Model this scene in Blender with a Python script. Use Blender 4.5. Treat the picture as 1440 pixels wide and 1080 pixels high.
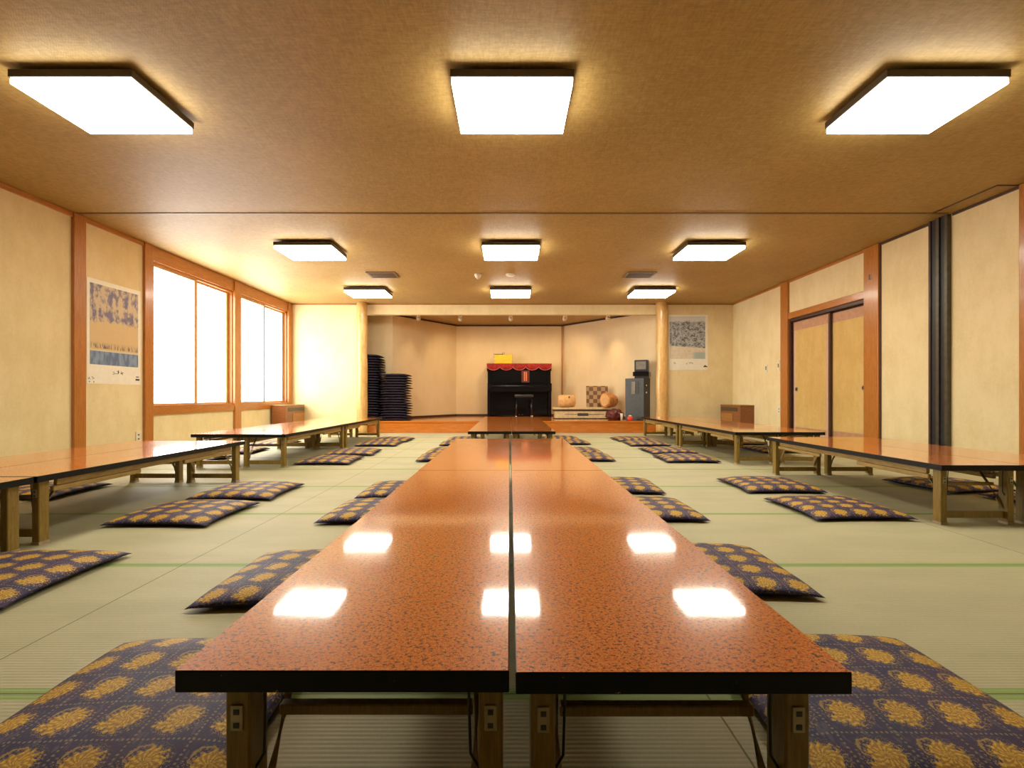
import bpy, bmesh, math, random
from mathutils import Vector, Matrix, noise as mnoise
random.seed(7)
S = bpy.context.scene
for o in list(bpy.data.objects): bpy.data.objects.remove(o)
COL = S.collection

# ------------------------------------------------------------------ camera, world, exposure
cam_d = bpy.data.cameras.new('camera'); cam = bpy.data.objects.new('camera', cam_d); COL.objects.link(cam)
cam.location = (0, 0, 0.70); cam.rotation_euler = (math.pi/2, 0, 0)
cam_d.sensor_width = 36; cam_d.lens = 17.5; cam_d.shift_x = 3/1440; cam_d.shift_y = 16/1440
cam_d.clip_start = 0.02
S.camera = cam
w = bpy.data.worlds.new('world'); S.world = w; w.use_nodes = True
w.node_tree.nodes['Background'].inputs[0].default_value = (0.9, 0.95, 1, 1)
w.node_tree.nodes['Background'].inputs[1].default_value = 0.4
S.view_settings.view_transform = 'Standard'; S.view_settings.look = 'None'
S.view_settings.gamma = 1; S.view_settings.use_curve_mapping = False
S.view_settings.exposure = 0.0
LAMP = 28.5          # ceiling lamp diffusers
DAY = 12.0            # daylight in the frosted window panes
SPOT = 42.0          # warm alcove spotlights (W)

# ------------------------------------------------------------------ node helpers
class NT:
    def __init__(s, name):
        s.m = bpy.data.materials.new(name); s.m.use_nodes = True
        s.t = s.m.node_tree; s.b = s.t.nodes['Principled BSDF']
    def n(s, typ, **kw):
        nd = s.t.nodes.new(typ)
        for k, v in kw.items(): setattr(nd, k, v)
        return nd
    def put(s, sock, v):
        if hasattr(v, 'is_output') or isinstance(v, bpy.types.NodeSocket): s.t.links.new(v, sock)
        else:
            if isinstance(v, tuple) and len(v) == 3 and sock.type == 'RGBA': v = v + (1,)
            sock.default_value = v
    def M(s, op, a, b=0.0, c=None, clamp=False):
        nd = s.n('ShaderNodeMath', operation=op, use_clamp=clamp)
        s.put(nd.inputs[0], a); s.put(nd.inputs[1], b)
        if c is not None: s.put(nd.inputs[2], c)
        return nd.outputs[0]
    def obj(s):
        return s.n('ShaderNodeTexCoord').outputs['Object']
    def xyz(s, v):
        nd = s.n('ShaderNodeSeparateXYZ'); s.put(nd.inputs[0], v); return nd.outputs
    def vec(s, x, y, z):
        nd = s.n('ShaderNodeCombineXYZ')
        for i, q in enumerate((x, y, z)): s.put(nd.inputs[i], q)
        return nd.outputs[0]
    def scale(s, v, f):
        nd = s.n('ShaderNodeMapping'); s.put(nd.inputs[0], v); nd.inputs['Scale'].default_value = f
        return nd.outputs[0]
    def noise(s, v, sc, det=3, rough=.5):
        nd = s.n('ShaderNodeTexNoise'); s.put(nd.inputs['Vector'], v)
        nd.inputs['Scale'].default_value = sc; nd.inputs['Detail'].default_value = det
        nd.inputs['Roughness'].default_value = rough
        return nd.outputs[0]
    def voro(s, v, sc, out='Color', feature='F1'):
        nd = s.n('ShaderNodeTexVoronoi', feature=feature); s.put(nd.inputs['Vector'], v)
        nd.inputs['Scale'].default_value = sc
        return nd.outputs[out]
    def mix(s, f, a, b):
        nd = s.n('ShaderNodeMix', data_type='RGBA'); s.put(nd.inputs[0], f)
        s.put(nd.inputs[6], a); s.put(nd.inputs[7], b); return nd.outputs[2]
    def ramp(s, f, stops):
        nd = s.n('ShaderNodeValToRGB'); s.put(nd.inputs[0], f)
        e = nd.color_ramp.elements
        while len(e) < len(stops): e.new(.5)
        for i, (p, c) in enumerate(stops):
            e[i].position = p; e[i].color = tuple(c) + (1,) if len(c) == 3 else c
        return nd.outputs[0]
    def step(s, v, lo, hi):     # smooth 0..1 between lo and hi
        nd = s.n('ShaderNodeMapRange', interpolation_type='SMOOTHSTEP'); s.put(nd.inputs[0], v)
        nd.inputs[1].default_value = lo; nd.inputs[2].default_value = hi
        return nd.outputs[0]
    def bump(s, h, strength=.3, dist=.01):
        nd = s.n('ShaderNodeBump'); s.put(nd.inputs['Height'], h)
        nd.inputs['Strength'].default_value = strength; nd.inputs['Distance'].default_value = dist
        s.t.links.new(nd.outputs[0], s.b.inputs['Normal'])
    def set(s, col=None, rough=None, metal=None, spec=None, coat=None, coatr=None, sheen=None):
        for k, v in (('Base Color', col), ('Roughness', rough), ('Metallic', metal), ('Specular IOR Level', spec),
                     ('Coat Weight', coat), ('Coat Roughness', coatr), ('Sheen Weight', sheen)):
            if v is not None: s.put(s.b.inputs[k], v)
        return s.m

def simple(name, col, rough=.5, metal=0, var=.12, sc=20, spec=.5, bump=0):
    t = NT(name); o = t.obj(); nz = t.noise(o, sc, 3)
    d = tuple(c*(1-var) for c in col); l = tuple(min(1, c*(1+var)) for c in col)
    c = t.mix(t.step(nz, .3, .7), d, l)
    if bump: t.bump(nz, bump, .003)
    return t.set(c, rough, metal, spec)

def wood(name, a, b, stretch=(1, 1, 8), sc=12, rough=.35, coat=.0):
    """a = light, b = dark; stretch: large value across the grain, small along it"""
    t = NT(name); o = t.scale(t.obj(), stretch)
    n1 = t.noise(o, sc, 4, .6); n2 = t.noise(o, sc*4, 2)
    f = t.M('ADD', t.M('MULTIPLY', n1, .7), t.M('MULTIPLY', n2, .3))
    c = t.mix(t.step(f, .32, .68), b, a)
    t.bump(f, .08, .002)
    return t.set(c, rough, coat=coat, coatr=.1)

M = {}
# wallpaper
def wallpaper(name, a, b, bumpy=.25):
    t = NT(name); o = t.obj()
    n1 = t.noise(o, 2.2, 4, .6); n2 = t.noise(o, 45, 3, .6); n3 = t.noise(t.scale(o, (1, 1, .35)), 9, 4, .7)
    f = t.M('ADD', t.M('MULTIPLY', n1, .45), t.M('ADD', t.M('MULTIPLY', n2, .2), t.M('MULTIPLY', n3, .35)))
    c = t.mix(t.step(f, .36, .64), a, b)
    t.bump(t.noise(o, 160, 3, .6), bumpy, .0015)
    return t.set(c, .85, spec=.25)
M['wall'] = wallpaper('wall_paper', (.72, .585, .32), (.81, .68, .41))
M['alcove'] = wallpaper('alcove_paper', (.80, .635, .39), (.84, .69, .44), .12)
# ceiling: woven paper
t = NT('ceiling_paper'); o = t.obj(); x, y, z = t.xyz(o)
wob = t.M('MULTIPLY', t.noise(o, 12, 2), .02)
wx = t.M('SINE', t.M('MULTIPLY', t.M('ADD', x, wob), 480)); wy = t.M('SINE', t.M('MULTIPLY', t.M('ADD', y, wob), 360))
wv = t.M('MULTIPLY', wx, wy)
n1 = t.noise(t.scale(o, (1, .2, 1)), 100, 3, .7); n2 = t.noise(o, 1.1, 3); n4 = t.noise(t.scale(o, (.2, 1, 1)), 90, 3, .7)
f = t.M('ADD', t.M('MULTIPLY', n1, .4), t.M('ADD', t.M('MULTIPLY', n4, .4), t.M('MULTIPLY', n2, .2)))
c = t.mix(t.step(f, .36, .64), (.31, .20, .062), (.46, .31, .112))
t.bump(t.M('ADD', t.M('MULTIPLY', wv, .3), f), .35, .002)
M['ceil'] = t.set(c, .55, spec=.32)
# tatami: ribs along X, cloth border bands, mat joints
t = NT('tatami'); o = t.obj(); x, y, z = t.xyz(o)
MATY, MATX = .887, 1.81
fy = t.M('FRACT', t.M('DIVIDE', t.M('SUBTRACT', y, 1.167-MATY*20+MATY/2), MATY))      # .5 on the joint
fx = t.M('FRACT', t.M('DIVIDE', t.M('SUBTRACT', x, -1.35-MATX*20+MATX/2), MATX))
dy = t.M('MULTIPLY', t.M('ABSOLUTE', t.M('SUBTRACT', fy, .5)), MATY)
dx = t.M('MULTIPLY', t.M('ABSOLUTE', t.M('SUBTRACT', fx, .5)), MATX)
iy = t.M('FLOOR', t.M('DIVIDE', t.M('SUBTRACT', y, 1.167-MATY*20), MATY)); ix = t.M('FLOOR', t.M('DIVIDE', t.M('SUBTRACT', x, -1.35-MATX*20), MATX))
wn = t.n('ShaderNodeTexWhiteNoise', noise_dimensions='2D'); t.put(wn.inputs[0], t.vec(ix, iy, 0))
rib = t.M('SINE', t.M('MULTIPLY', y, 2*math.pi/.0125))
strand = t.noise(t.scale(o, (.06, 1, 1)), 700, 2); patch = t.noise(t.scale(o, (.4, 1, 1)), 5, 4)
strandx = t.noise(t.scale(o, (1, .12, 1)), 420, 2)
base = t.mix(t.step(patch, .3, .7), (.45, .43, .27), (.53, .50, .32))
base = t.mix(t.M('MULTIPLY', wn.outputs[0], .35), base, (.51, .47, .29))
base = t.mix(t.M('MULTIPLY', t.step(strandx, .35, .65), .22), base, (.33, .31, .16))
base = t.mix(t.M('MULTIPLY', t.step(rib, -1.0, -.55), -.22), base, (.30, .29, .15)) if False else t.mix(t.M('SUBTRACT', .26, t.M('MULTIPLY', t.step(rib, -1.0, -.3), .26)), base, (.26, .25, .12))
green = t.mix(t.noise(o, 300, 2), (.20, .33, .08), (.36, .46, .15))
heri = t.M('SUBTRACT', 1, t.step(dy, .0235, .0255))
c = t.mix(heri, base, green)
c = t.mix(t.M('SUBTRACT', 1, t.step(dy, .0012, .003)), c, (.09, .09, .04))
c = t.mix(t.M('MULTIPLY', t.M('SUBTRACT', 1, t.step(dx, .0012, .0035)), .75), c, (.12, .10, .05))
h = t.M('ADD', t.M('MULTIPLY', rib, .5), t.M('MULTIPLY', t.step(dy, 0, .004), 2.5))
h = t.M('ADD', h, t.M('MULTIPLY', t.step(dx, 0, .004), 2.5))
t.bump(h, .35, .0014)
M['tatami'] = t.set(c, .6, spec=.35)
# posts and timber
M['post'] = wood('post_wood', (.50, .195, .038), (.37, .125, .02), (9, 9, .7), 10, .3, .15)
M['beamY'] = wood('beam_wood', (.50, .195, .038), (.37, .125, .02), (9, .7, 9), 10, .3, .15)
M['beamX'] = wood('beam_wood_across', (.46, .21, .06), (.34, .13, .03), (.7, 9, 9), 10, .3, .15)
M['stage'] = wood('stage_wood', (.58, .185, .028), (.46, .125, .014), (.5, 7, 7), 7, .14, .5)
M['log'] = wood('peeled_log', (.70, .44, .16), (.55, .31, .09), (3, 3, .8), 5, .3, .3)
M['darkwood'] = simple('dark_wood', (.06, .025, .015), .4)
M['rimwood'] = simple('lamp_frame_wood', (.045, .028, .02), .45)
M['black'] = simple('black_lacquer', (.006, .006, .008), .12, var=.3)
t = NT('black_table_edge'); c = t.mix(t.step(t.noise(t.obj(), 75, 3, .7), .70, .73), (.007, .007, .008), (.38, .28, .18)); M['edge'] = t.set(c, .45, spec=.25)
M['piano'] = simple('piano_black', (.006, .0065, .009), .09, var=.1)
M['darkgrey'] = simple('dark_grey_plastic', (.05, .055, .06), .4)
M['char'] = simple('charcoal_metal', (.02, .02, .022), .35)
M['alu'] = simple('dull_aluminium', (.10, .09, .07), .35, .6)
M['chrome'] = simple('chrome', (.75, .75, .75), .15, 1)
M['legwood'] = wood('leg_wood', (.32, .21, .045), (.21, .135, .022), (9, 9, 1), 12, .4, .1)
M['railwood'] = wood('rail_wood', (.46, .31, .10), (.31, .20, .055), (9, 1, 9), 12, .4, .1)
M['under'] = simple('table_underside', (.10, .06, .03), .6)
M['brass'] = simple('latch_metal', (.42, .36, .26), .35, .7)
M['brace'] = simple('brace_metal', (.36, .28, .15), .4, .5)
M['cap'] = simple('foot_cap', (.42, .33, .22), .5)
M['white'] = simple('white_plastic', (.75, .70, .58), .4, var=.04)
M['cream'] = simple('cream_board', (.62, .50, .26), .5)
M['paper'] = simple('poster_paper', (.82, .79, .68), .45, var=.03)
M['ink'] = simple('ink', (.05, .05, .05), .6)
M['red'] = simple('red_velvet', (.30, .010, .012), .75, var=.3)
M['pink'] = simple('pink_trim', (.62, .12, .10), .6)
M['yellow'] = simple('yellow_card', (.80, .55, .02), .45)
M['orange'] = simple('orange_print', (.80, .20, .06), .45)
M['maroon'] = simple('maroon_cover', (.10, .012, .01), .4)
M['redplastic'] = simple('red_plastic', (.75, .06, .03), .3)
M['screen'] = simple('screen_grey', (.22, .20, .18), .12)
M['heater'] = wood('heater_wood', (.27, .085, .02), (.19, .055, .012), (.8, .8, 9), 9, .35, .2)
M['heater_pale'] = simple('heater_panel', (.36, .15, .035), .35)
M['vent'] = simple('vent_metal', (.16, .10, .05), .5)
M['sash'] = wood('sash_wood', (.60, .38, .17), (.45, .25, .09), (9, 9, .7), 10, .35)
M['goldpaper'] = wallpaper('door_gold_paper', (.56, .36, .115), (.66, .46, .17), .1)
M['doorband'] = simple('door_band', (.50, .27, .15), .6, var=.08)
M['doorpink'] = simple('door_border', (.58, .38, .28), .6, var=.05)
M['logface'] = simple('cut_wood_face', (.74, .42, .16), .5)
M['bark'] = simple('orange_wood', (.58, .22, .05), .45, var=.25)
# table laminate
t = NT('red_laminate'); o = t.obj()
n0 = t.noise(o, 210, 3, .7); n1 = t.noise(t.scale(o, (1, 1.2, 1)), 155, 3, .75); n2 = t.noise(o, 420, 2, .6)
c = t.mix(t.step(n0, .38, .62), (.66, .125, .006), (.80, .24, .02))
c = t.mix(t.M('MULTIPLY', t.step(n2, .50, .62), .6), c, (.76, .30, .05))
c = t.mix(t.step(n1, .545, .60), c, (.11, .038, .008))
M['laminate'] = t.set(c, .3, spec=.12, coat=1.0, coatr=.06); t.b.inputs['Coat IOR'].default_value = 1.62
tb = t.n('ShaderNodeBump'); t.put(tb.inputs['Height'], t.noise(o, 28, 2)); tb.inputs['Strength'].default_value = .03; tb.inputs['Distance'].default_value = .002
t.t.links.new(tb.outputs[0], t.b.inputs['Normal']); t.t.links.new(tb.outputs[0], t.b.inputs['Coat Normal'])
# cushion brocade
t = NT('brocade'); o = t.obj(); x, y, z = t.xyz(o)
SP = .113
info = t.n('ShaderNodeObjectInfo').outputs['Random']
px = t.M('SUBTRACT', t.M('FRACT', t.M('ADD', t.M('DIVIDE', x, SP), 10.5)), .5)
py = t.M('SUBTRACT', t.M('FRACT', t.M('ADD', t.M('DIVIDE', y, SP), 10.5)), .5)
cv = t.vec(px, py, 0)                       # woven repeat: every flower is alike
cj = t.noise(cv, 9, 3, .65); cj2 = t.noise(cv, 26, 3, .7); cs = t.noise(cv, 4.5, 1)
fine = t.noise(o, 330, 2, .6); jag = t.noise(o, 150, 3, .7)
def dist(cx, cy, sx=1, sy=1):
    a = t.M('MULTIPLY', t.M('SUBTRACT', px, cx), sx); b = t.M('MULTIPLY', t.M('SUBTRACT', py, cy), sy)
    return t.M('SQRT', t.M('ADD', t.M('MULTIPLY', a, a), t.M('MULTIPLY', b, b)))
r = dist(0, 0); r1 = dist(.03, .04); r2 = dist(-.21, -.15, 1, 1.25); r3 = dist(-.02, -.27, .8, 1.4)
def blob(rr, rad, k=.55):
    q = t.M('ADD', rr, t.M('ADD', t.M('MULTIPLY', t.M('SUBTRACT', cj, .5), k), t.M('MULTIPLY', t.M('SUBTRACT', cj2, .5), .30)))
    return t.M('SUBTRACT', 1, t.step(q, rad-.012, rad+.012))
fl = t.M('MAXIMUM', t.M('MAXIMUM', blob(r1, .275, .5), blob(r2, .13)), blob(r3, .10))
ang = t.M('ARCTAN2', t.M('SUBTRACT', py, .04), t.M('SUBTRACT', px, .03))
petal = t.M('SINE', t.M('ADD', t.M('MULTIPLY', ang, 13), t.M('MULTIPLY', t.M('ADD', r1, t.M('MULTIPLY', cj, .3)), 38)))
ringl = t.M('SINE', t.M('MULTIPLY', t.M('ADD', r1, t.M('MULTIPLY', cj, .2)), 70))
arc = t.M('SUBTRACT', 1, t.step(t.M('ABSOLUTE', t.M('SUBTRACT', t.M('ADD', dist(-.12, .16), t.M('MULTIPLY', cj, .22)), .32)), .012, .022))
ten = t.M('MULTIPLY', t.step(cj2, .55, .58), t.M('SUBTRACT', 1, t.step(r, .40, .47)))
dotx = t.M('MULTIPLY', t.step(t.M('ABSOLUTE', t.M('ADD', px, t.M('MULTIPLY', t.M('SUBTRACT', cj, .5), .06))), .474, .486), t.step(t.M('SINE', t.M('MULTIPLY', py, 75)), -.1, .3))
doty = t.M('MULTIPLY', t.step(t.M('ABSOLUTE', t.M('ADD', py, t.M('MULTIPLY', t.M('SUBTRACT', cj, .5), .06))), .474, .486), t.step(t.M('SINE', t.M('MULTIPLY', px, 75)), -.1, .3))
base = t.mix(t.step(t.noise(o, 14, 3), .35, .65), (.014, .018, .080), (.042, .020, .075))
base = t.mix(t.M('MULTIPLY', t.step(fine, .5, .7), .4), base, (.075, .07, .15))
base = t.mix(t.M('MULTIPLY', t.step(t.noise(t.scale(t.obj(), (1, .3, 1)), 110, 2), .58, .62), .5), base, (.12, .10, .16))
c = t.mix(t.M('MULTIPLY', t.M('MAXIMUM', dotx, doty), .5), base, (.42, .32, .13))
c = t.mix(t.M('MULTIPLY', t.M('MAXIMUM', ten, arc), .85), c, (.42, .27, .07))
gold = t.mix(t.step(petal, -.5, .5), (.44, .23, .02), (.70, .46, .055))
gold = t.mix(t.M('MULTIPLY', t.step(ringl, .5, .8), .5), gold, (.30, .12, .03))
gold = t.mix(t.M('MULTIPLY', t.step(jag, .56, .62), .7), gold, (.20, .09, .03))
c = t.mix(fl, c, gold)
t.bump(t.M('ADD', t.M('MULTIPLY', fl, .6), t.noise(o, 600, 2)), .25, .0012)
M['brocade'] = t.set(c, .6, spec=.3)
M['backing'] = simple('dark_cushion_cloth', (.022, .016, .028), .7, var=.5, sc=60, spec=.2)
# emitters
def emis(name, col, st):
    m = bpy.data.materials.new(name); m.use_nodes = True; nt = m.node_tree
    nt.nodes.remove(nt.nodes['Principled BSDF']); e = nt.nodes.new('ShaderNodeEmission')
    e.inputs[0].default_value = col + (1,); e.inputs[1].default_value = st
    nt.links.new(e.outputs[0], nt.nodes['Material Output'].inputs[0]); return m
M['lamp'] = emis('lamp_diffuser', (1, .93, .76), LAMP)
M['day'] = emis('frosted_daylight', (1, .95, .86), DAY)
# posters
t = NT('poster_blossom_lake'); x, y, z = t.xyz(t.obj()); o = t.obj()   # local: y across 0..1, z 0..1
pt = t.noise(t.scale(o, (1, 1, .8)), 9, 3, .6); pt2 = t.noise(o, 22, 3, .7)
top = t.mix(t.step(pt, .40, .56), (.16, .14, .24), (.58, .46, .30)); top = t.mix(t.M('MULTIPLY', t.step(pt2, .55, .7), .7), top, (.36, .30, .38))
zz = t.M('ADD', z, t.M('MULTIPLY', t.M('SUBTRACT', pt2, .5), .22))
c = t.mix(t.step(zz, .52, .56), t.mix(t.M('MULTIPLY', t.step(pt2, .4, .6), .4), (.64, .47, .22), (.55, .42, .28)), top)
shore = t.M('MULTIPLY', t.step(t.noise(t.scale(o, (1, 1, .25)), 30, 3, .7), .42, .6), t.M('MULTIPLY', t.step(z, .20, .21), t.M('SUBTRACT', 1, t.step(z, .22, .30))))
c = t.mix(shore, c, (.16, .12, .14))
c = t.mix(t.M('SUBTRACT', 1, t.step(z, .185, .19)), c, (.62, .58, .42))
wat = t.mix(t.step(t.noise(t.scale(o, (1, 1, .4)), 14, 3), .35, .65), (.10, .15, .28), (.22, .31, .46))
c = t.mix(t.M('SUBTRACT', 1, t.step(z, .168, .172)), c, wat)
M['poster_a'] = t.set(c, .45)
t = NT('poster_mountain_lake'); x, y, z = t.xyz(t.obj()); o = t.obj()   # x across, z up
wv = t.noise(o, 3.5, 5, .75); wv2 = t.noise(t.scale(o, (1, 1, 1.5)), 9, 5, .75); wv3 = t.M('SINE', t.M('MULTIPLY', wv, 55))
mt = t.mix(t.step(wv2, .42, .58), (.09, .09, .09), (.38, .41, .44)); mt = t.mix(t.M('MULTIPLY', t.step(wv3, .3, .9), .7), mt, (.56, .60, .64))
edge = t.M('ADD', z, t.M('MULTIPLY', wv, .22))
c = t.mix(t.step(edge, .96, 1.01), mt, (.62, .64, .66))
edge2 = t.M('ADD', z, t.M('MULTIPLY', x, .06))
low = t.mix(t.M('MULTIPLY', t.step(t.noise(t.scale(o, (1, 1, 3)), 10, 3), .45, .65), .5), (.70, .62, .48), (.52, .48, .44))
low = t.mix(t.M('MULTIPLY', t.M('MULTIPLY', t.step(x, .6, .75), t.M('SUBTRACT', 1, t.step(z, .14, .17))), .8), low, (.30, .42, .44))
c = t.mix(t.M('SUBTRACT', 1, t.step(edge2, .30, .32)), c, low)
M['poster_b'] = t.set(c, .45)
# checkered
t = NT('checker_weave'); ch = t.n('ShaderNodeTexChecker'); t.put(ch.inputs[0], t.scale(t.obj(), (1, .01, 1)))
ch.inputs[3].default_value = 12.0; ch.inputs[1].default_value = (.17, .08, .035, 1); ch.inputs[2].default_value = (.40, .26, .13, 1)
M['check'] = t.set(ch.outputs[0], .6)

# ------------------------------------------------------------------ mesh helpers
def new(): return bmesh.new()
def box(bm, x0, x1, y0, y1, z0, z1, mi=0):
    r = bmesh.ops.create_cube(bm, size=1)
    for v in r['verts']:
        v.co = Vector(((x0+x1)/2 + v.co.x*abs(x1-x0), (y0+y1)/2 + v.co.y*abs(y1-y0), (z0+z1)/2 + v.co.z*abs(z1-z0)))
    fs = set()
    for v in r['verts']:
        for f in v.link_faces: f.material_index = mi; fs.add(f)
    return r['verts']
def bar(bm, a, b, wd, th, mi=0, up=(0, 0, 1)):
    a = Vector(a); b = Vector(b); d = b-a; L = d.length; d.normalize()
    s = d.cross(Vector(up));  s = s.normalized() if s.length > 1e-4 else Vector((1, 0, 0)); u = s.cross(d)
    r = bmesh.ops.create_cube(bm, size=1); c = (a+b)/2
    for v in r['verts']: v.co = c + d*(v.co.x*L) + s*(v.co.y*wd) + u*(v.co.z*th)
    for v in r['verts']:
        for f in v.link_faces: f.material_index = mi
def tube(bm, pts, r, n=8, mi=0, caps=True):
    pts = [Vector(p) for p in pts]; rings = []
    for i, p in enumerate(pts):
        d = (pts[min(i+1, len(pts)-1)] - pts[max(i-1, 0)]).normalized()
        up_ = Vector((0, 0, 1)) if abs(d.z) < .8 else Vector((0, 1, 0)); s = d.cross(up_).normalized(); u = s.cross(d)
        rr = r[i] if isinstance(r, (list, tuple)) else r
        rings.append([bm.verts.new(p + s*math.cos(2*math.pi*k/n)*rr + u*math.sin(2*math.pi*k/n)*rr) for k in range(n)])
    for A, B in zip(rings, rings[1:]):
        for k in range(n):
            f = bm.faces.new((A[k], A[(k+1) % n], B[(k+1) % n], B[k])); f.material_index = mi; f.smooth = True
    if caps:
        for R in (rings[0], rings[-1]):
            f = bm.faces.new(R); f.material_index = mi
def bevel(bm, w, seg=2):
    bmesh.ops.bevel(bm, geom=list(bm.edges), offset=w, segments=seg, affect='EDGES', profile=.6)
def prism(bm, poly, z0, z1, mi=0):
    a = [bm.verts.new((x, y, z0)) for x, y in poly]; b = [bm.verts.new((x, y, z1)) for x, y in poly]
    n = len(poly); fs = [bm.faces.new(a[::-1]), bm.faces.new(b)]
    for k in range(n): fs.append(bm.faces.new((a[k], a[(k+1) % n], b[(k+1) % n], b[k])))
    for f in fs: f.material_index = mi
def obj(name, bm, mats, parent=None, loc=None, rz=None, rot=None):
    bmesh.ops.recalc_face_normals(bm, faces=bm.faces)
    me = bpy.data.meshes.new(name); bm.to_mesh(me); bm.free()
    for m in (mats if isinstance(mats, (list, tuple)) else [mats]): me.materials.append(M[m])
    o = bpy.data.objects.new(name, me); COL.objects.link(o)
    if parent: o.parent = parent
    if loc: o.location = loc
    if rz is not None: o.rotation_euler = (0, 0, rz)
    if rot is not None: o.rotation_euler = rot
    return o
def tag(o, label, cat, group=None, kind=None):
    if label: o['label'] = label
    if cat: o['category'] = cat
    if group: o['group'] = group
    if kind: o['kind'] = kind
    return o
def thing(name, label, cat, loc=(0, 0, 0), rz=0, group=None):
    o = bpy.data.objects.new(name, None); COL.objects.link(o); o.location = loc; o.rotation_euler = (0, 0, rz)
    o.empty_display_size = .1
    return tag(o, label, cat, group)
def struct(name, bm, mats, label=None, parent=None):
    o = obj(name, bm, mats, parent)
    if parent is None:
        o['kind'] = 'structure'
        if label: o['label'] = label
    return o
def copy_tree(o, parent=None):
    c = o.copy(); COL.objects.link(c)
    if parent: c.parent = parent
    for ch in list(o.children): copy_tree(ch, c)
    return c

# ------------------------------------------------------------------ room shell
XL, XR, YF, YB, H = -4.08, 4.15, 9.27, -6.5, 2.405
bm = new(); box(bm, XL-.2, XR+.3, YB-.2, 12.0, -.08, 0); struct('floor', bm, 'tatami', 'pale green tatami mat floor with green cloth borders')
bm = new(); box(bm, XL-.2, XR+.3, YB-.2, YF+.2, H, H+.1); struct('ceiling', bm, 'ceil', 'ochre woven paper ceiling')
# windows
W1 = (5.66, 7.34); W2 = (7.51, 9.12); WZ0, WZ1 = .575, 2.215
bm = new()
box(bm, XL-.15, XL, YB-.1, W1[0], 0, H)
box(bm, XL-.15, XL, W1[0], YF+.15, 0, WZ0-.09)
box(bm, XL-.15, XL, W2[1], YF+.15, WZ0-.09, H)
box(bm, XL-.15, XL, W1[0], W2[1], WZ1+.17, H)
struct('wall_left', bm, 'wall', 'beige papered wall with windows on the left')
def trim(name, dims, mat, label, bev=.004):
    bm = new(); box(bm, *dims); bevel(bm, bev, 2)
    return struct(name, bm, mat, label)
TN = [0]; WNM = ('nearer', 'farther')
def T(dims, mat, label, bev=.004):
    TN[0] += 1; return trim('trim_%d' % TN[0], dims, mat, label, bev)
for i, (a, b) in enumerate(((4.63, 4.76), (5.53, 5.66), (7.34, 7.51), (9.12, 9.26))):
    T((XL-.13, XL+.03, a, b, 0, H-.002), 'post', ['orange wooden wall post left of the blossom poster', 'orange wooden post between blossom poster and window',
      'orange wooden post between the two windows', 'narrow orange post in the far left corner'][i])
for a, b in ((YB, 4.63), (4.76, 5.53)):
    T((XL, XL+.018, a+.001, b-.001, H-.045, H-.001), 'beamY', 'brown cornice strip on the left wall, %s' % ('nearer the camera' if a < 0 else 'above the blossom poster'))
for k, (a, b) in enumerate((W1, W2)):
    T((XL-.12, XL+.012, a+.001, b-.001, WZ1+.022, H-.002), 'beamY', 'broad orange lintel board above the %s window' % WNM[k])
    T((XL-.12, XL+.02, a+.001, b-.001, WZ0-.10, WZ0-.012), 'beamY', 'orange sill beam under the %s window' % WNM[k])
for k, (a, b) in enumerate((W1, W2)):
    wn_ = bpy.data.objects.new('window_%d' % (k+1), None); COL.objects.link(wn_); wn_.location = (XL, (a+b)/2, WZ0)
    wn_['kind'] = 'structure'; wn_['label'] = 'bright frosted two-panel sliding window, the %s one' % WNM[k]
    inv = Matrix.Translation((-XL, -(a+b)/2, -WZ0))
    def wobj(nm, bm, mt):
        bmesh.ops.transform(bm, matrix=inv, verts=bm.verts); return obj(nm, bm, mt, wn_)
    bm = new(); x0, x1 = XL-.10, XL-.01
    box(bm, x0, x1, a+.002, b-.002, WZ1-.005, WZ1+.02); box(bm, x0, x1+.02, a+.002, b-.002, WZ0-.010, WZ0+.006)
    box(bm, x0, x1, a+.002, a+.018, WZ0+.007, WZ1-.006); box(bm, x0, x1, b-.018, b-.002, WZ0+.007, WZ1-.006)
    wobj('window_frame', bm, 'beamY')
    mid = (a+b)/2
    for q, (ya, yb, xx) in enumerate(((a+.02, mid+.03, XL-.035), (mid-.03, b-.02, XL-.072))):
        bm = new()
        for d in ((ya, ya+.055, WZ0+.008, WZ1-.007), (yb-.055, yb, WZ0+.008, WZ1-.007), (ya+.055, yb-.055, WZ0+.008, WZ0+.03), (ya+.055, yb-.055, WZ1-.03, WZ1-.007)):
            box(bm, xx-.014, xx+.014, d[0], d[1], d[2], d[3])
        wobj('window_sash', bm, 'sash')
        bm = new(); box(bm, xx-.003, xx+.003, ya+.056, yb-.056, WZ0+.031, WZ1-.031); wobj('window_pane', bm, 'day')
# back wall (behind the camera)
bm = new(); box(bm, XL-.1, XR+.2, YB-.12, YB, 0, H); struct('wall_near', bm, 'wall', 'papered wall behind the camera')
# far wall with stage opening
PX = 2.84; LZ = 2.206
bm = new()
box(bm, XL, -PX, YF, YF+.12, 0, H); box(bm, PX, XR, YF, YF+.12, 0, H); box(bm, -PX, PX, YF, YF+.12, LZ, H)
struct('wall_far', bm, 'wall', 'far papered wall around the stage alcove')
T((XL, XR, YF-.018, YF, H-.022, H-.001), 'beamX', 'thin brown cornice along the far wall')
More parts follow.
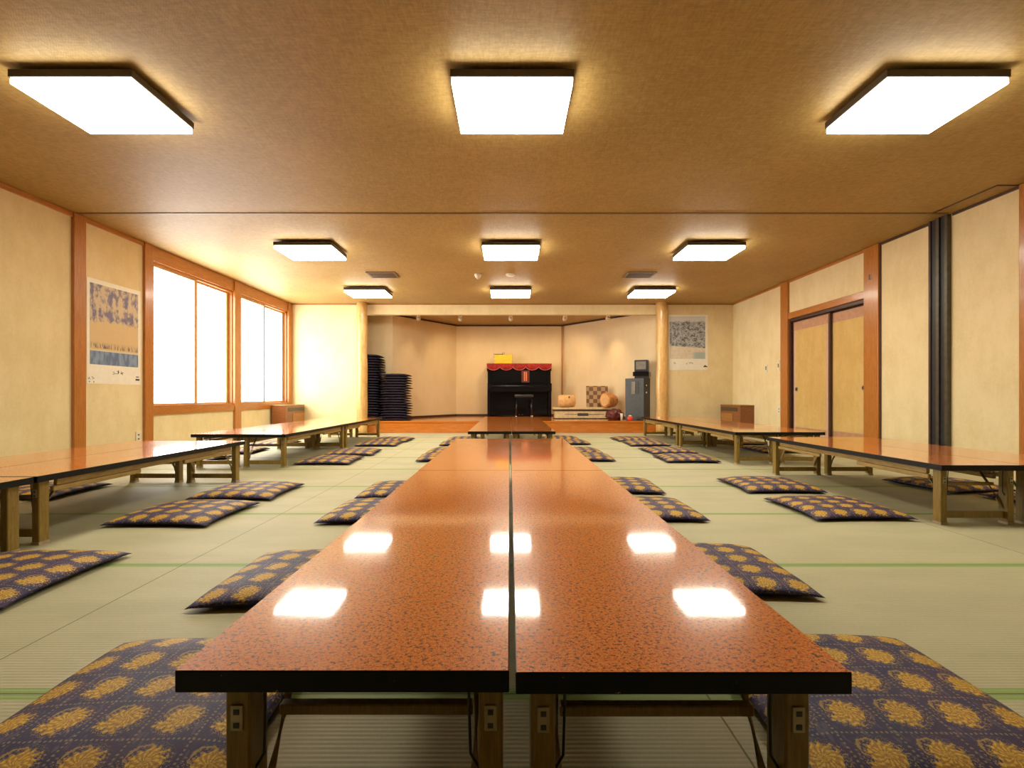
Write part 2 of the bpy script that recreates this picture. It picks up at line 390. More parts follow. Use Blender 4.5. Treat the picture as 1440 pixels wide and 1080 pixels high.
# right wall
bm = new()
box(bm, XR, XR+.15, YB-.1, 5.80, 0, H); box(bm, XR, XR+.15, 5.80, 7.39, 1.92, H); box(bm, XR, XR+.15, 7.39, YF+.15, 0, H)
box(bm, XR+.13, XR+.15, 5.80, 7.39, 0, 1.92)
struct('wall_right', bm, 'wall', 'beige papered wall with sliding doors on the right')
T((XR-.03, XR+.1, 7.39, 7.585, 0, H-.002), 'post', 'orange post on the far side of the sliding doors')
T((XR-.03, XR+.1, 5.57, 5.80, 0, H-.002), 'post', 'wide orange post on the near side of the sliding doors')
T((XR-.03, XR+.05, 3.84, 4.03, 0, H-.002), 'post', 'orange post cut by the right edge of the picture')
T((XR-.022, XR+.1, 5.801, 7.389, 1.83, 1.92), 'beamY', 'orange lintel over the sliding doors')
T((XR-.015, XR, 5.801, 7.389, H-.035, H-.001), 'beamY', 'orange cornice above the sliding doors')
T((XR-.015, XR, 7.586, YF-.001, H-.03, H-.001), 'beamY', 'orange cornice at the far end of the right wall')
T((XR-.012, XR, 4.90, 5.555, H-.028, H-.001), 'darkwood', 'dark cornice over the narrow wall panel')
T((XR-.012, XR, 4.031, 4.66, H-.024, H-.001), 'darkwood', 'dark cornice over the panel at the right edge')
T((XR-.012, XR, 5.556, 5.569, 0, H-.001), 'darkwood', 'dark vertical line beside the wide orange post')
T((XR-.015, XR, YB, 3.839, H-.03, H-.001), 'beamY', 'orange cornice on the right wall near the camera')
# partition track column
pc = thing('partition_jamb', 'dark metal partition jamb column standing against the right wall', 'partition column', (XR, 4.78, 0))
def rel(bm, l): bmesh.ops.translate(bm, vec=Vector(l)*-1, verts=bm.verts)
def pobj(nm, bm, mt, par, base):
    rel(bm, base); return obj(nm, bm, mt, par)
L0 = (XR, 4.78, 0)
for (a, b, dx, mt, nm) in ((4.87, 4.895, .035, 'darkwood', 'edge_strip'), (4.80, 4.87, .025, 'char', 'channel'), (4.765, 4.80, .045, 'alu', 'centre_rail'),
                           (4.71, 4.765, .03, 'char', 'channel'), (4.68, 4.71, .04, 'alu', 'edge_strip')):
    bm = new(); box(bm, XR-dx, XR, a+.0005, b-.0005, 0, H-.001); pobj(nm, bm, mt, pc, L0)
# ceiling track
ct = thing('ceiling_track', 'thin dark partition track crossing the ceiling with a loop at right', 'partition track', (0, 4.66, H))
bm = new(); box(bm, XL+.001, XR-.05, 4.648, 4.672, H-.006, H); pobj('track_rail', bm, 'vent', ct, (0, 4.66, H))
bm = new(); box(bm, 3.945, 3.962, 4.03, 4.647, H-.006, H); box(bm, 3.962, XR-.02, 4.03, 4.047, H-.006, H); pobj('track_loop', bm, 'darkwood', ct, (0, 4.66, H))

# sliding doors
d1 = bpy.data.objects.new('door_1', None); COL.objects.link(d1); d1.location = (XR, 6.6, 0); d1['kind'] = 'structure'; d1['label'] = 'pair of gold paper sliding doors with round pulls'
DB = (XR, 6.6, 0)
bm = new(); box(bm, XR, XR+.11, 7.36, 7.39, 0, 1.829); box(bm, XR, XR+.11, 5.80, 5.82, 0, 1.829); box(bm, XR+.0, XR+.11, 5.82, 7.36, 1.79, 1.829)  # side jambs; dark top strip stands in for the shadow under the lintel
pobj('door_jamb_and_shade', bm, 'darkwood', d1, DB)
for (ya, yb, xx, hy) in ((6.50, 7.355, XR+.030, 7.26), (5.825, 6.58, XR+.065, 5.93)):
    bm = new(); zt = 1.785
    box(bm, xx, xx+.028, ya, ya+.035, .02, zt); box(bm, xx, xx+.028, yb-.02, yb, .02, zt)
    box(bm, xx, xx+.028, ya+.035, yb-.02, zt-.014, zt); box(bm, xx, xx+.028, ya+.035, yb-.02, .02, .04)
    fr = pobj('door_frame', bm, 'darkwood', d1, DB)
    bm = new(); a, b = ya+.036, yb-.021
    box(bm, xx+.004, xx+.02, a, b, .041, zt-.015, 0)
    box(bm, xx+.002, xx+.004, a+.045, b-.045, .24, zt-.14, 1)
    box(bm, xx+.003, xx+.004, a, b, zt-.138, zt-.016, 2); box(bm, xx+.003, xx+.004, a+.045, b-.045, .17, .235, 2)
    pobj('door_panel', bm, ['doorpink', 'goldpaper', 'doorband'], d1, DB)
    bm = new(); bmesh.ops.create_cone(bm, cap_ends=True, segments=24, radius1=.034, radius2=.034, depth=.006, matrix=Matrix.Translation((xx, hy, .79)) @ Matrix.Rotation(math.pi/2, 4, 'Y'))
    hd = pobj('door_handle', bm, 'brass', d1, DB)
    bm = new(); bmesh.ops.create_cone(bm, cap_ends=True, segments=24, radius1=.022, radius2=.022, depth=.003, matrix=Matrix.Translation((xx-.004, hy, .79)) @ Matrix.Rotation(math.pi/2, 4, 'Y'))
    rel(bm, DB); obj('handle_cup', bm, 'darkwood', hd)

# alcove: slanted walls, ceiling, stage
AC = 2.343; SZ = .224
def pt_at(Y, sgn): return sgn*(1.25 + (11.6-Y)*.78)
bm = new()
prism(bm, [(-1.25, 11.6), (1.25, 11.6), (1.25, 11.72), (-1.25, 11.72)], 0, AC)
struct('wall_alcove', bm, 'alcove', 'cream back wall of the stage alcove')
bm = new(); prism(bm, [(1.25, 11.6), (2.84, 9.56), (2.84, 9.39), (2.96, 9.39), (2.96, 9.60), (1.33, 11.72), (1.25, 11.72)], 0, AC)
struct('wall_alcove_right', bm, 'alcove', 'slanted cream wall right of the stage')
bm = new(); prism(bm, [(-1.25, 11.6), (-2.36, 10.02), (-3.14, 10.02), (-3.14, 9.39), (-3.26, 9.39), (-3.26, 10.14), (-2.42, 10.14), (-1.33, 11.72), (-1.25, 11.72)], 0, AC)
struct('wall_alcove_left', bm, 'alcove', 'slanted cream wall left of the stage')
bm = new(); box(bm, -3.3, 3.0, YF+.12, 11.75, AC, AC+.05); struct('ceiling_alcove', bm, 'ceil', 'brown ceiling of the stage alcove')
bm = new(); bar(bm, (1.235, 11.58, AC-.02), (2.83, 9.535, AC-.02), .02, .03); bar(bm, (-1.235, 11.58, AC-.02), (-2.345, 10.0, AC-.02), .02, .03); box(bm, -1.24, 1.24, 11.58, 11.599, AC-.035, AC-.005)
struct('trim_30', bm, 'darkwood', 'thin dark cornice around the alcove ceiling')
bm = new(); box(bm, 1.2, 1.235, 11.56, 11.598, SZ+.001, AC-.04); struct('trim_31', bm, 'beamX', 'brown batten in the right corner of the alcove')
bm = new(); bar(bm, (1.235, 11.585, SZ+.02), (2.83, 9.54, SZ+.02), .015, .04); bar(bm, (-1.235, 11.585, SZ+.02), (-2.35, 9.998, SZ+.02), .015, .04); box(bm, -1.235, 1.195, 11.585, 11.599, SZ+.001, SZ+.04)
struct('baseboard_alcove', bm, 'darkwood', 'dark skirting around the alcove floor')
st = thing('stage_platform', 'low glossy orange-brown wooden stage in the far alcove', 'stage', (0, YF, 0))
SP_ = [(-PX+.001, YF+.1205), (-3.139, YF+.1205), (-3.139, 10.019), (-2.36, 10.019), (-1.249, 11.599), (1.249, 11.599), (2.838, 9.56), (2.838, YF+.1205)]
bm = new(); prism(bm, SP_, .001, SZ-.002); box(bm, -PX+.001, PX-.001, YF, YF+.12, .001, SZ-.03); pobj('stage_front', bm, 'stage', st, (0, YF, 0))
bm = new(); box(bm, -PX+.001, PX-.001, YF-.012, YF+.121, SZ-.029, SZ); prism(bm, SP_, SZ-.0018, SZ); pobj('stage_top', bm, 'stage', st, (0, YF, 0))
# log pillars
for sx, nm, rd in ((-2.715, 'golden peeled log pillar left of the stage, beside the cushion stacks', .098), (2.79, 'golden peeled log pillar right of the stage, next to the mountain poster', .105)):
    bm = new(); pts = []; rs = []
    for k in range(25):
        zz = (H-.001)*k/24; pts.append((0.004*math.sin(k*.9+sx), .003*math.cos(k*.7), zz)); rs.append(rd*(1+.012*math.sin(k*.55+sx)+.006*math.sin(k*1.9)-.03*k/24))
    tube(bm, pts, rs, 24); o = obj('log_pillar', bm, 'log', None, (sx, YF-.018-rd*1.06, 0)); tag(o, nm, 'pillar')

# ------------------------------------------------------------------ ceiling lamps
def make_lamp():
    r = thing('ceiling_lamp', 'x', 'ceiling light')
    hx, hy = .315, .25
    bm = new(); box(bm, -hx+.001, hx-.001, -hy+.001, hy-.001, -.095, -.0635); bevel(bm, .006, 2); obj('diffuser', bm, 'lamp', r)
    bm = new()
    box(bm, -hx-.005, hx+.005, -hy-.005, hy+.005, -.062, -.022); bevel(bm, .002, 1)
    obj('lamp_frame', bm, 'rimwood', r)
    bm = new(); box(bm, -hx+.06, hx-.06, -hy+.06, hy-.06, -.0215, 0); obj('base_plate', bm, 'rimwood', r)
    return r
lp = make_lamp(); first = True
rows = ((2.82, 'front row nearest the camera'), (5.70, 'middle row'), (8.00, 'far row by the stage'))
for Y, rn in rows:
    for X, cn in ((-2.27, 'left'), (.012, 'centre'), (2.265, 'right')):
        o = lp if first else copy_tree(lp); first = False
        o.location = (X, Y, H); tag(o, 'white ceiling lamp with dark frame, %s of the %s' % (cn, rn), 'ceiling light', 'ceiling lamps in three rows')
# vents
def make_vent():
    r = thing('ceiling_vent', 'x', 'vent')
    bm = new()
    for d in ((-.2, .2, -.16, -.135), (-.2, .2, .135, .16), (-.2, -.175, -.135, .135), (.175, .2, -.135, .135)): box(bm, *d, -.014, 0)
    obj('vent_frame', bm, 'vent', r)
    bm = new()
    for k in range(7): box(bm, -.174, .174, -.125+k*.036, -.113+k*.036, -.012, -.004)
    obj('slats', bm, 'vent', r)
    bm = new(); box(bm, -.174, .174, -.134, .134, -.003, 0); obj('vent_back', bm, 'char', r); return r
v = make_vent(); v.location = (-1.79, 7.02, H); tag(v, 'square louvred ceiling vent between the left lamps', 'vent', 'ceiling vents')
v = copy_tree(v); v.location = (1.83, 7.02, H); tag(v, 'square louvred ceiling vent between the right lamps', 'vent', 'ceiling vents')
bm = new(); tube(bm, [(0, 0, 0), (0, 0, -.02), (0, 0, -.045), (0, 0, -.07)], [.05, .048, .035, .012], 20)
tag(obj('smoke_detector', bm, 'white', None, (-.45, 7.0, H-.0005)), 'small domed white ceiling sensor left of the flat detector', 'smoke detector')
bm = new(); tube(bm, [(0, 0, 0), (0, 0, -.015), (0, 0, -.03)], [.07, .068, .045], 20)
tag(obj('smoke_detector', bm, 'white', None, (.01, 7.0, H-.0005)), 'flat round white smoke detector between the centre lamps', 'smoke detector')
# alcove spotlights
def make_spot():
    r = thing('spotlight', 'x', 'spotlight')
    bm = new(); tube(bm, [(0, 0, 0), (0, 0, -.02)], [.045, .045], 20); obj('mounting_plate', bm, 'white', r)
    bm = new(); tube(bm, [(0, 0, -.02), (0, .01, -.045)], .012, 8); obj('neck', bm, 'chrome', r)
    bm = new(); tube(bm, [(0, -.03, -.045), (0, 0, -.055), (0, .05, -.075)], [.03, .045, .048], 20, caps=False); obj('lamp_head', bm, 'white', r)
    return r
sp = make_spot()
for i, (X, lb, ly) in enumerate(((-1.87, 'leftmost white spotlight on the alcove ceiling', 10.15), (-1.02, 'second white spotlight from the left on the alcove ceiling', 10.2), (.02, 'middle white spotlight above the piano', 10.2),
                             (1.13, 'second white spotlight from the right on the alcove ceiling', 10.2), (2.0, 'rightmost white spotlight on the alcove ceiling', 10.12))):
    o = sp if i == 0 else copy_tree(sp)
    o.location = (X, ly, AC); tag(o, lb, 'spotlight', 'alcove spotlights')
    ld = bpy.data.lights.new('spot_bulb', 'SPOT'); ld.energy = SPOT*(.5 if i in (0, 4) else 1); ld.color = (1, .72, .38); ld.spot_size = (1.3, 2.0, 2.0, 2.0, 1.3)[i]; ld.spot_blend = 1; ld.shadow_soft_size = .04
    lo = bpy.data.objects.new('spot_bulb', ld); COL.objects.link(lo); lo.parent = o; lo.location = (0, .06, -.08); lo.rotation_euler = ((0, .65, .65, .65, 0)[i], 0, {0: -.5, 4: .5}.get(i, 0))

# ------------------------------------------------------------------ folding tables
TW, TL, TZ = .452, 1.80, .328
def make_table():
    r = thing('folding_table', 'x', 'table')
    hx, hy = TW/2, TL/2
    bm = new(); box(bm, -hx, hx, -hy, hy, TZ-.03, TZ); bevel(bm, .0015, 1)
    for f in bm.faces:
        c = f.calc_center_median(); n = f.normal
        f.material_index = 0 if (c.z > TZ-.002 and n.z > .9) else (2 if n.z < -.9 else 1)
    obj('tabletop', bm, ['laminate', 'edge', 'under'], r)
    u = TZ-.0305
    for sx in (-1, 1):
        x0 = sx*(hx-.045)
        bm = new(); box(bm, x0-.010, x0+.010, -hy+.14, hy-.14, u-.034, u); bevel(bm, .002, 1); obj('side_rail', bm, 'railwood', r)
        for sy in (-1, 1):
            bm = new(); ya, yb = sorted((sy*(hy-.125), sy*(hy-.70))); box(bm, x0-.014, x0+.006, ya, yb, u-.062, u-.037); bevel(bm, .003, 1); obj('lower_rail', bm, 'railwood', r)
            lx = sx*(hx-.028-.0175); ly = sy*(hy-.065)
            bm = new(); box(bm, lx-.0175, lx+.0175, ly-.027, ly+.027, .008, u); bevel(bm, .003, 1); lg = obj('leg', bm, 'legwood', r)
            bm = new(); box(bm, lx-.0185, lx+.0185, ly-.028, ly+.028, 0, .014); obj('foot_cap', bm, 'cap', lg)
            # latch plate on the outward face with two screws
            fy = ly+sy*.027
            bm = new(); box(bm, lx-.009, lx+.009, fy, fy+sy*.003, u-.075, u-.038); bevel(bm, .001, 1); obj('latch_plate', bm, 'brass', lg)
            bm = new()
            for zz in (u-.047, u-.066): box(bm, lx-.004, lx+.004, fy+sy*.003, fy+sy*.0042, zz-.004, zz+.003)
            obj('screw_slots', bm, 'ink', lg)
            # folding brace
            bx = lx-sx*.026
            bm = new(); tube(bm, [(bx, ly+sy*.0, .085), (bx, ly-sy*.02, .13), (bx, ly-sy*.08, .215), (bx, ly-sy*.15, u-.004)], .0065, 8)
            obj('brace', bm, 'brace', r)
            bm = new(); tube(bm, [(bx-sx*.006, ly+sy*.015, u-.002), (bx-sx*.006, ly+sy*.012, u-.05), (bx-sx*.004, ly+sy*.01, u-.12), (bx+sx*.008, ly+sy*.01, u-.14)], .0022, 6)
            obj('lock_wire', bm, 'char', r)
    for sy in (-1, 1):
        ly = sy*(hy-.065); xs = hx-.028-.0355
        bm = new(); box(bm, -xs, xs, ly-.010, ly+.010, .034, .07); bevel(bm, .002, 1); obj('stretcher', bm, 'legwood', r)
        bm = new(); box(bm, -xs+.012, xs-.012, ly-sy*.045-.009, ly-sy*.045+.009, u-.095, u-.078); bevel(bm, .002, 1); obj('crossbar', bm, 'legwood', r)
    return r
tb = make_table(); first = True
G = 'long rows of red low folding tables'
# (x of the pair's inner/left edge, y of near end, rotz, label)
TAB = []
TAB += [(-.001-TW, .672, 'nearest centre low table with red speckled top, left of the seam'),
        (.008, .668, 'nearest centre low table with red speckled top, right of the seam'),
        (-.003-TW, .672+TL+.003, 'red speckled low table directly behind the nearest centre-left one'),
        (.008, .668+TL+.003, 'red speckled low table directly behind the nearest centre-right one')]
for k in range(2):
    TAB += [(-.435, 5.15+k*(TL+.004), 'red low table on the left of the far centre row, %s' % ('nearer one' if k == 0 else 'by the stage')),
            (-.435+TW+.004, 5.15+k*(TL+.004), 'red low table on the right of the far centre row, %s' % ('nearer one' if k == 0 else 'by the stage'))]
TAB += [(-2.17-TW, .47, 'red low table cut by the left picture edge, aisle side'), (-2.17-2*TW-.004, .47, 'red low table cut by the left picture edge, window side'),
        (-2.17-TW, 2.285, 'red low table beside the aisle in the nearer left row'), (-2.17-2*TW-.004, 2.285, 'red low table on the wall side in the nearer left row, by the blossom poster')]
for k in range(2):
    w_ = 'nearer end' if k == 0 else 'stage end'
    TAB += [(-2.145-TW, 4.76+k*(TL+.004), 'low table on the aisle side of the far left row, %s' % w_), (-2.145-2*TW-.004, 4.76+k*(TL+.004), 'low table on the window side of the far left row, %s' % w_),
            (2.28, 5.03+k*(TL+.004), 'low table on the aisle side of the far right row, %s' % w_), (2.28+TW+.004, 5.03+k*(TL+.004), 'low table on the door side of the far right row, %s' % w_)]
TAB += [(2.30, 2.65, 'glossy low table on the aisle side of the nearer right row'), (2.30+TW+.004, 2.65, 'glossy low table on the wall side of the nearer right row')]
for i, (X, Y, lb) in enumerate(TAB):
    o = tb if i == 0 else copy_tree(tb)
    o.location = (X+TW/2, Y+TL/2, 0); tag(o, lb, 'table', G)
    for ch in o.children:                       # the folding frames sit slightly off centre under the centre tops
        if i < 4 and not ch.name.startswith('tabletop'): ch.location.x = .019 if i % 2 == 0 else -.006
        elif not ch.name.startswith('tabletop'): ch.location.x = 0

# ------------------------------------------------------------------ cushions
def cushion_mesh(seed, th=.062, half=.285):
    bm = new(); N = 26; rnd = random.Random(seed); off = Vector((rnd.random()*50, rnd.random()*50, 0))
    def P(i, j, s):
        u = -1+2*i/N; v = -1+2*j/N
        # concentrate samples toward the rim
        u = math.copysign(1-(1-abs(u))**1.35, u); v = math.copysign(1-(1-abs(v))**1.35, v)
        e = .055; x = half*u*(1-e*(1-v*v)*abs(u)); y = half*v*(1-e*(1-u*u)*abs(v))
        prof = max(0, (1-abs(u)**5))**.48 * max(0, (1-abs(v)**5))**.48
        dome = .62+.38*(1-.5*(u*u+v*v))
        n = mnoise.noise(Vector((x*9, y*9, 0))+off)*.09 + mnoise.noise(Vector((x*26, y*26, 3))+off)*.05
        t = th/2*prof*(dome+n)
        zc = th*.42 - .012*(abs(u)*abs(v))**3
        return Vector((x, y, zc+t if s > 0 else max(.0008, zc-t*.95)))
    top = {}; bot = {}
    for i in range(N+1):
        for j in range(N+1):
            top[i, j] = bm.verts.new(P(i, j, 1))
            bot[i, j] = top[i, j] if i in (0, N) or j in (0, N) else bm.verts.new(P(i, j, -1))
    for i in range(N):
        for j in range(N):
            for d, o_ in ((top, 1), (bot, -1)):
                q = [d[i, j], d[i+1, j], d[i+1, j+1], d[i, j+1]]
                f = bm.faces.new(q if o_ > 0 else q[::-1]); f.smooth = True
    bmesh.ops.recalc_face_normals(bm, faces=bm.faces)
    for f in bm.faces:
        if f.normal.z < .42: f.material_index = 1
    zmin = min(v.co.z for v in bm.verts)
    for v in bm.verts: v.co.z -= zmin
    me = bpy.data.meshes.new('floor_cushion'); bm.to_mesh(me); bm.free(); me.materials.append(M['brocade']); me.materials.append(M['backing']); return me
CM = [cushion_mesh(s) for s in range(4)]
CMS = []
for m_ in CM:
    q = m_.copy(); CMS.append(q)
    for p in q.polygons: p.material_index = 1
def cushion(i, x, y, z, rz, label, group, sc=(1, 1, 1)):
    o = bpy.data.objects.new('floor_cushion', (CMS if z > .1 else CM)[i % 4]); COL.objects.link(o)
    o.location = (x, y, z); o.rotation_euler = (0, 0, rz); o.scale = sc
    return tag(o, label, 'cushion', group)
D = math.radians
GC = 'navy and gold floor cushions set along the tables'
CU = [  # x, y, rot, label
 (-.775, 1.105, 2, 'navy gold-flowered floor cushion in the bottom left corner, beside the nearest table'),
 (-.765, 1.885, 1, 'navy flowered cushion second from camera, left side of the centre tables'),
 (-.765, 2.95, -1, 'navy flowered cushion third from camera, left side of the centre tables'),
 (-.76, 3.60, 1, 'navy flowered cushion fourth from camera, left side of the centre tables'),
 (-.72, 5.48, 3, 'flowered cushion at the near left corner of the far centre row'),
 (-.71, 6.09, -2, 'flowered cushion second along the left side of the far centre row'),
 (-.70, 7.10, 2, 'flowered cushion third along the left side of the far centre row'),
 (-.68, 7.72, 0, 'flowered cushion last along the left side of the far centre row, nearest the stage'),
 (.80, 1.125, -1, 'navy gold-flowered floor cushion in the bottom right corner, beside the nearest table'),
 (.79, 1.975, -1, 'navy flowered cushion second from camera, right side of the centre tables'),
 (.81, 3.0, 1, 'navy flowered cushion third from camera, right side of the centre tables'),
 (.82, 3.77, -2, 'navy flowered cushion fourth from camera, right side of the centre tables'),
 (.84, 5.50, -2, 'flowered cushion at the near right corner of the far centre row'),
 (.82, 6.11, 2, 'flowered cushion second along the right side of the far centre row'),
 (.85, 7.25, 2, 'flowered cushion third along the right side of the far centre row'),
 (.80, 7.87, -1, 'flowered cushion last along the right side of the far centre row, nearest the stage'),
 (-1.92, 1.875, 1, 'navy flowered cushion at the left picture edge with its corner toward the aisle'),
 (-1.875, 2.90, -1, 'navy flowered cushion beside the aisle leg of the nearer left row'),
 (-1.86, 3.56, 1, 'navy flowered cushion behind the aisle cushion of the nearer left row'),
 (-3.34, 3.56, 3, 'cushion on the wall side of the nearer left row, seen under the tabletop'),
 (-1.89, 5.25, 1, 'grey-purple cushion nearest the camera on the aisle side of the far left row'),
 (-1.87, 5.98, 4, 'grey-purple cushion second on the aisle side of the far left row'),
 (-1.84, 7.04, 2, 'grey-purple cushion third on the aisle side of the far left row'),
 (-1.80, 7.66, -3, 'grey-purple cushion last on the aisle side of the far left row, near the stage'),
 (-3.38, 5.35, -2, 'cushion on the window side of the far left row, nearest the camera'),
 (-3.36, 6.15, 4, 'cushion on the window side of the far left row, second from the camera'),
 (-3.36, 7.10, 0, 'cushion on the window side of the far left row, third from the camera'),
 (1.97, 3.03, 1, 'navy flowered cushion beside the near leg of the nearer right row'),
 (1.97, 3.80, -1, 'navy flowered cushion farther along the aisle side of the nearer right row'),
 (3.33, 3.80, 7, 'dim cushion on the wall side of the nearer right row, seen between table legs'),
 (3.50, 3.15, -4, 'dim cushion on the wall side of the nearer right row, nearest the camera'),
 (1.90, 5.40, -1, 'purple cushion nearest the camera on the aisle side of the far right row'),
 (1.94, 6.14, 3, 'purple cushion second on the aisle side of the far right row'),
 (1.93, 7.06, -1, 'purple cushion third on the aisle side of the far right row'),
 (1.90, 7.76, 2, 'purple cushion last on the aisle side of the far right row, near the stage'),
 (3.30, 6.25, 3, 'dim cushion on the door side of the far right row, seen under the table'),
 (3.35, 7.25, -3, 'dim cushion on the door side of the far right row, farther back'),
]
for i, (x, y, r, lb) in enumerate(CU): cushion(i, x, y, .0, D(r), lb, GC)
# stacks on the stage
def stack(cx, cy, n, dz, label, group, jx=.02):
    for k in range(n):
        lb = ('topmost cushion of the ' if k == n-1 else 'lowest cushion of the ' if k == 0 else 'cushion within the ') + label
        cushion(k, cx+random.uniform(-jx, jx)+.012*math.sin(k*.5), cy+random.uniform(-.01, .01), SZ+.001+k*dz, D(random.choice((0, 90, 180, 270))+random.uniform(-3, 3)), lb, group, (.92, .92, dz/.0555))
stack(-2.74, 9.68, 25, .0505, 'taller dark stack behind the left pillar', 'cushions stacked behind the left pillar')
stack(-2.205, 9.66, 18, .0495, 'shorter dark stack right of the taller one', 'cushions of the shorter stack on the stage')

# ------------------------------------------------------------------ posters
def poster(name, label, wdt, hgt, pic, place, rot):
    r = thing(name, label, 'poster', place, rot)
    bm = new(); box(bm, 0, wdt, -.0015, 0, 0, hgt); obj('paper_sheet', bm, 'paper', r)
    return r
PW, PH = .70, 1.03
pa = poster('poster', 'tall poster of purple blossom over a blue lake on the left wall', PW, PH, None, (XL+.003, 4.795, .815), math.pi/2)
# picture: unit object scaled, so that its local coordinates run 0..1
def picture(par, mat, x0, x1, z0, z1, axis):
    bm = new(); box(bm, 0, 1, -.002, 0, 0, 1)
    p = obj('picture', bm, mat, par); p.location = (x0, -.002, z0); p.scale = (x1-x0, .5, z1-z0); return p
def glyphs(par, spec, mat='ink', n=1):
    bm = new()
    rnd = random.Random(n)
    for (cx, cz, s) in spec:
        for k in range(6):
            a = rnd.choice((0, 0, math.pi/2, .7, -.7)); l = s*rnd.uniform(.3, .8); ox, oz = rnd.uniform(-.35, .35)*s, rnd.uniform(-.35, .35)*s
            dx, dz = math.cos(a)*l/2, math.sin(a)*l/2
            bar(bm, (cx+ox-dx, -.0025, cz+oz-dz), (cx+ox+dx, -.0025, cz+oz+dz), .001, s*.09)
    return obj('caption', bm, mat, par)
picture(pa, 'poster_a', .035, PW-.04, .19, PH-.045, 'x')
glyphs(pa, [(.33, .115, .03), (.375, .12, .05), (.43, .115, .04)], n=3); glyphs(pa, [(.03, .05, .03), (.07, .055, .03), (.03, .02, .02), (.08, .02, .02)], n=5)
bm = new(); box(bm, PW-.075, PW-.02, -.003, -.0016, .045, .065); box(bm, PW-.07, PW-.03, -.003, -.0016, .08, .09); obj('corner_mark', bm, 'ink', pa)
pb = poster('poster', 'white poster of a grey mountain above a lake on the far right wall', .725, 1.03, None, (2.96, YF-.003, 1.17), 0)
picture(pb, 'poster_b', .015, .675, .21, 1.0, 'x')
glyphs(pb, [(.11, .13, .04)], n=8); glyphs(pb, [(.33, .125, .03), (.385, .13, .04), (.43, .13, .04)], n=9)
bm = new(); box(bm, .645, .715, -.003, -.0016, .055, .075); box(bm, .66, .69, -.003, -.0016, .075, .09); obj('corner_mark', bm, 'ink', pb)

# ------------------------------------------------------------------ wall outlets, switches
def plate(x, y, z, sgn, label, w_=.07, h_=.12, cat='wall outlet', name='wall_outlet', holes=True):
    r = thing(name, label, cat, (x, y, z))
    bm = new(); box(bm, min(0, sgn*.008), max(0, sgn*.008), -w_/2, w_/2, -h_/2, h_/2); bevel(bm, .002, 1); obj('cover_plate', bm, 'white', r)
    bm = new()
    if holes:
        for zz in (-.022, .022): box(bm, min(sgn*.008, sgn*.0095), max(sgn*.008, sgn*.0095), -.012, .012, zz-.008, zz+.008)
    else: box(bm, min(sgn*.008, sgn*.012), max(sgn*.008, sgn*.012), -.012, .012, -.03, .03)
    obj('socket' if holes else 'rocker', bm, 'vent', r)
plate(XL, 5.46, .245, 1, 'small wall outlet low on the left wall by the post')
plate(XR, 7.66, .47, -1, 'small wall outlet low on the right wall beside the door post')
plate(XR, 8.05, 1.14, -1, 'light switch on the far part of the right wall', name='light_switch', cat='light switch', holes=False)
plate(XR, 7.68, 1.16, -1, 'narrow light switch tight beside the far door post', name='light_switch', cat='light switch', holes=False, w_=.05, h_=.16)
plate(XR-.03, 5.69, 2.05, -1, 'tiny fitting high on the wide orange post', name='post_fitting', cat='wall fitting', holes=False, w_=.04, h_=.06)

# ------------------------------------------------------------------ fan heaters in the far corners
def heater(sgn, label, X):
    r = thing('heater_cabinet', label, 'heater', (X, 8.85, 0))
    d = .24; hh = .52
    xa, xb = (0, d) if sgn > 0 else (-d, 0)
    bm = new(); box(bm, xa, xb, -.40, .385, 0, hh); bevel(bm, .004, 1); b_ = obj('cabinet_body', bm, 'heater', r)
    fx = xb if sgn > 0 else xa
    def fb(y0, y1, z0, z1, t_): 
        bm = new(); box(bm, min(fx, fx+sgn*t_), max(fx, fx+sgn*t_), y0, y1, z0, z1); return bm
    bm = fb(-.30, .36, .42, .485, .002); g = obj('air_grille', bm, 'char', r)
    bm = new()
    for k in range(4): 
        z_ = .425+k*.016; box(bm, min(fx+sgn*.002, fx+sgn*.006), max(fx+sgn*.002, fx+sgn*.006), -.29, .35, z_, z_+.005)
    obj('grille_slat', bm, 'vent', g)
    obj('front_panel', fb(-.12, .36, .16, .38, .006), 'heater_pale', r)
    bm = new(); box(bm, xa-.0, xb+.0, -.405, .388, hh+.0005, hh+.014); obj('cabinet_top', bm, 'legwood', r)
heater(1, 'brown wooden heater cabinet in the far left corner under the window', XL+.031)
heater(-1, 'brown wooden heater cabinet in the far right corner under the poster', XR-.001)

# ------------------------------------------------------------------ piano and things on the stage
pn = thing('upright_piano', 'black glossy upright piano at the centre of the stage', 'piano', (.21, 11.25, SZ))
pw = .68; ph = 1.19
bm = new(); box(bm, -pw, pw, -.03, .33, .02, ph-.03); bevel(bm, .004, 2); obj('case', bm, 'piano', pn)
bm = new(); box(bm, -pw-.012, pw+.012, -.05, .335, ph-.03, ph); bevel(bm, .006, 2); obj('lid', bm, 'piano', pn)
for sx in (-1, 1):
    bm = new(); box(bm, min(sx*pw, sx*(pw+.03)), max(sx*pw, sx*(pw+.03)), -.05, .33, 0, ph-.032); bevel(bm, .004, 1); obj('side_panel', bm, 'piano', pn)
    bm = new(); box(bm, min(sx*(pw-.05), sx*(pw+.03)), max(sx*(pw-.05), sx*(pw+.03)), -.33, -.051, .56, .74); bevel(bm, .012, 2); obj('key_arm', bm, 'piano', pn)
    bm = new(); box(bm, min(sx*(pw-.035), sx*(pw+.025)), max(sx*(pw-.035), sx*(pw+.025)), -.30, -.24, .0, .559); bevel(bm, .006, 1); obj('leg', bm, 'piano', pn)
bm = new(); box(bm, -pw+.051, pw-.051, -.32, -.031, .56, .64); bevel(bm, .004, 1); obj('key_bed', bm, 'piano', pn)
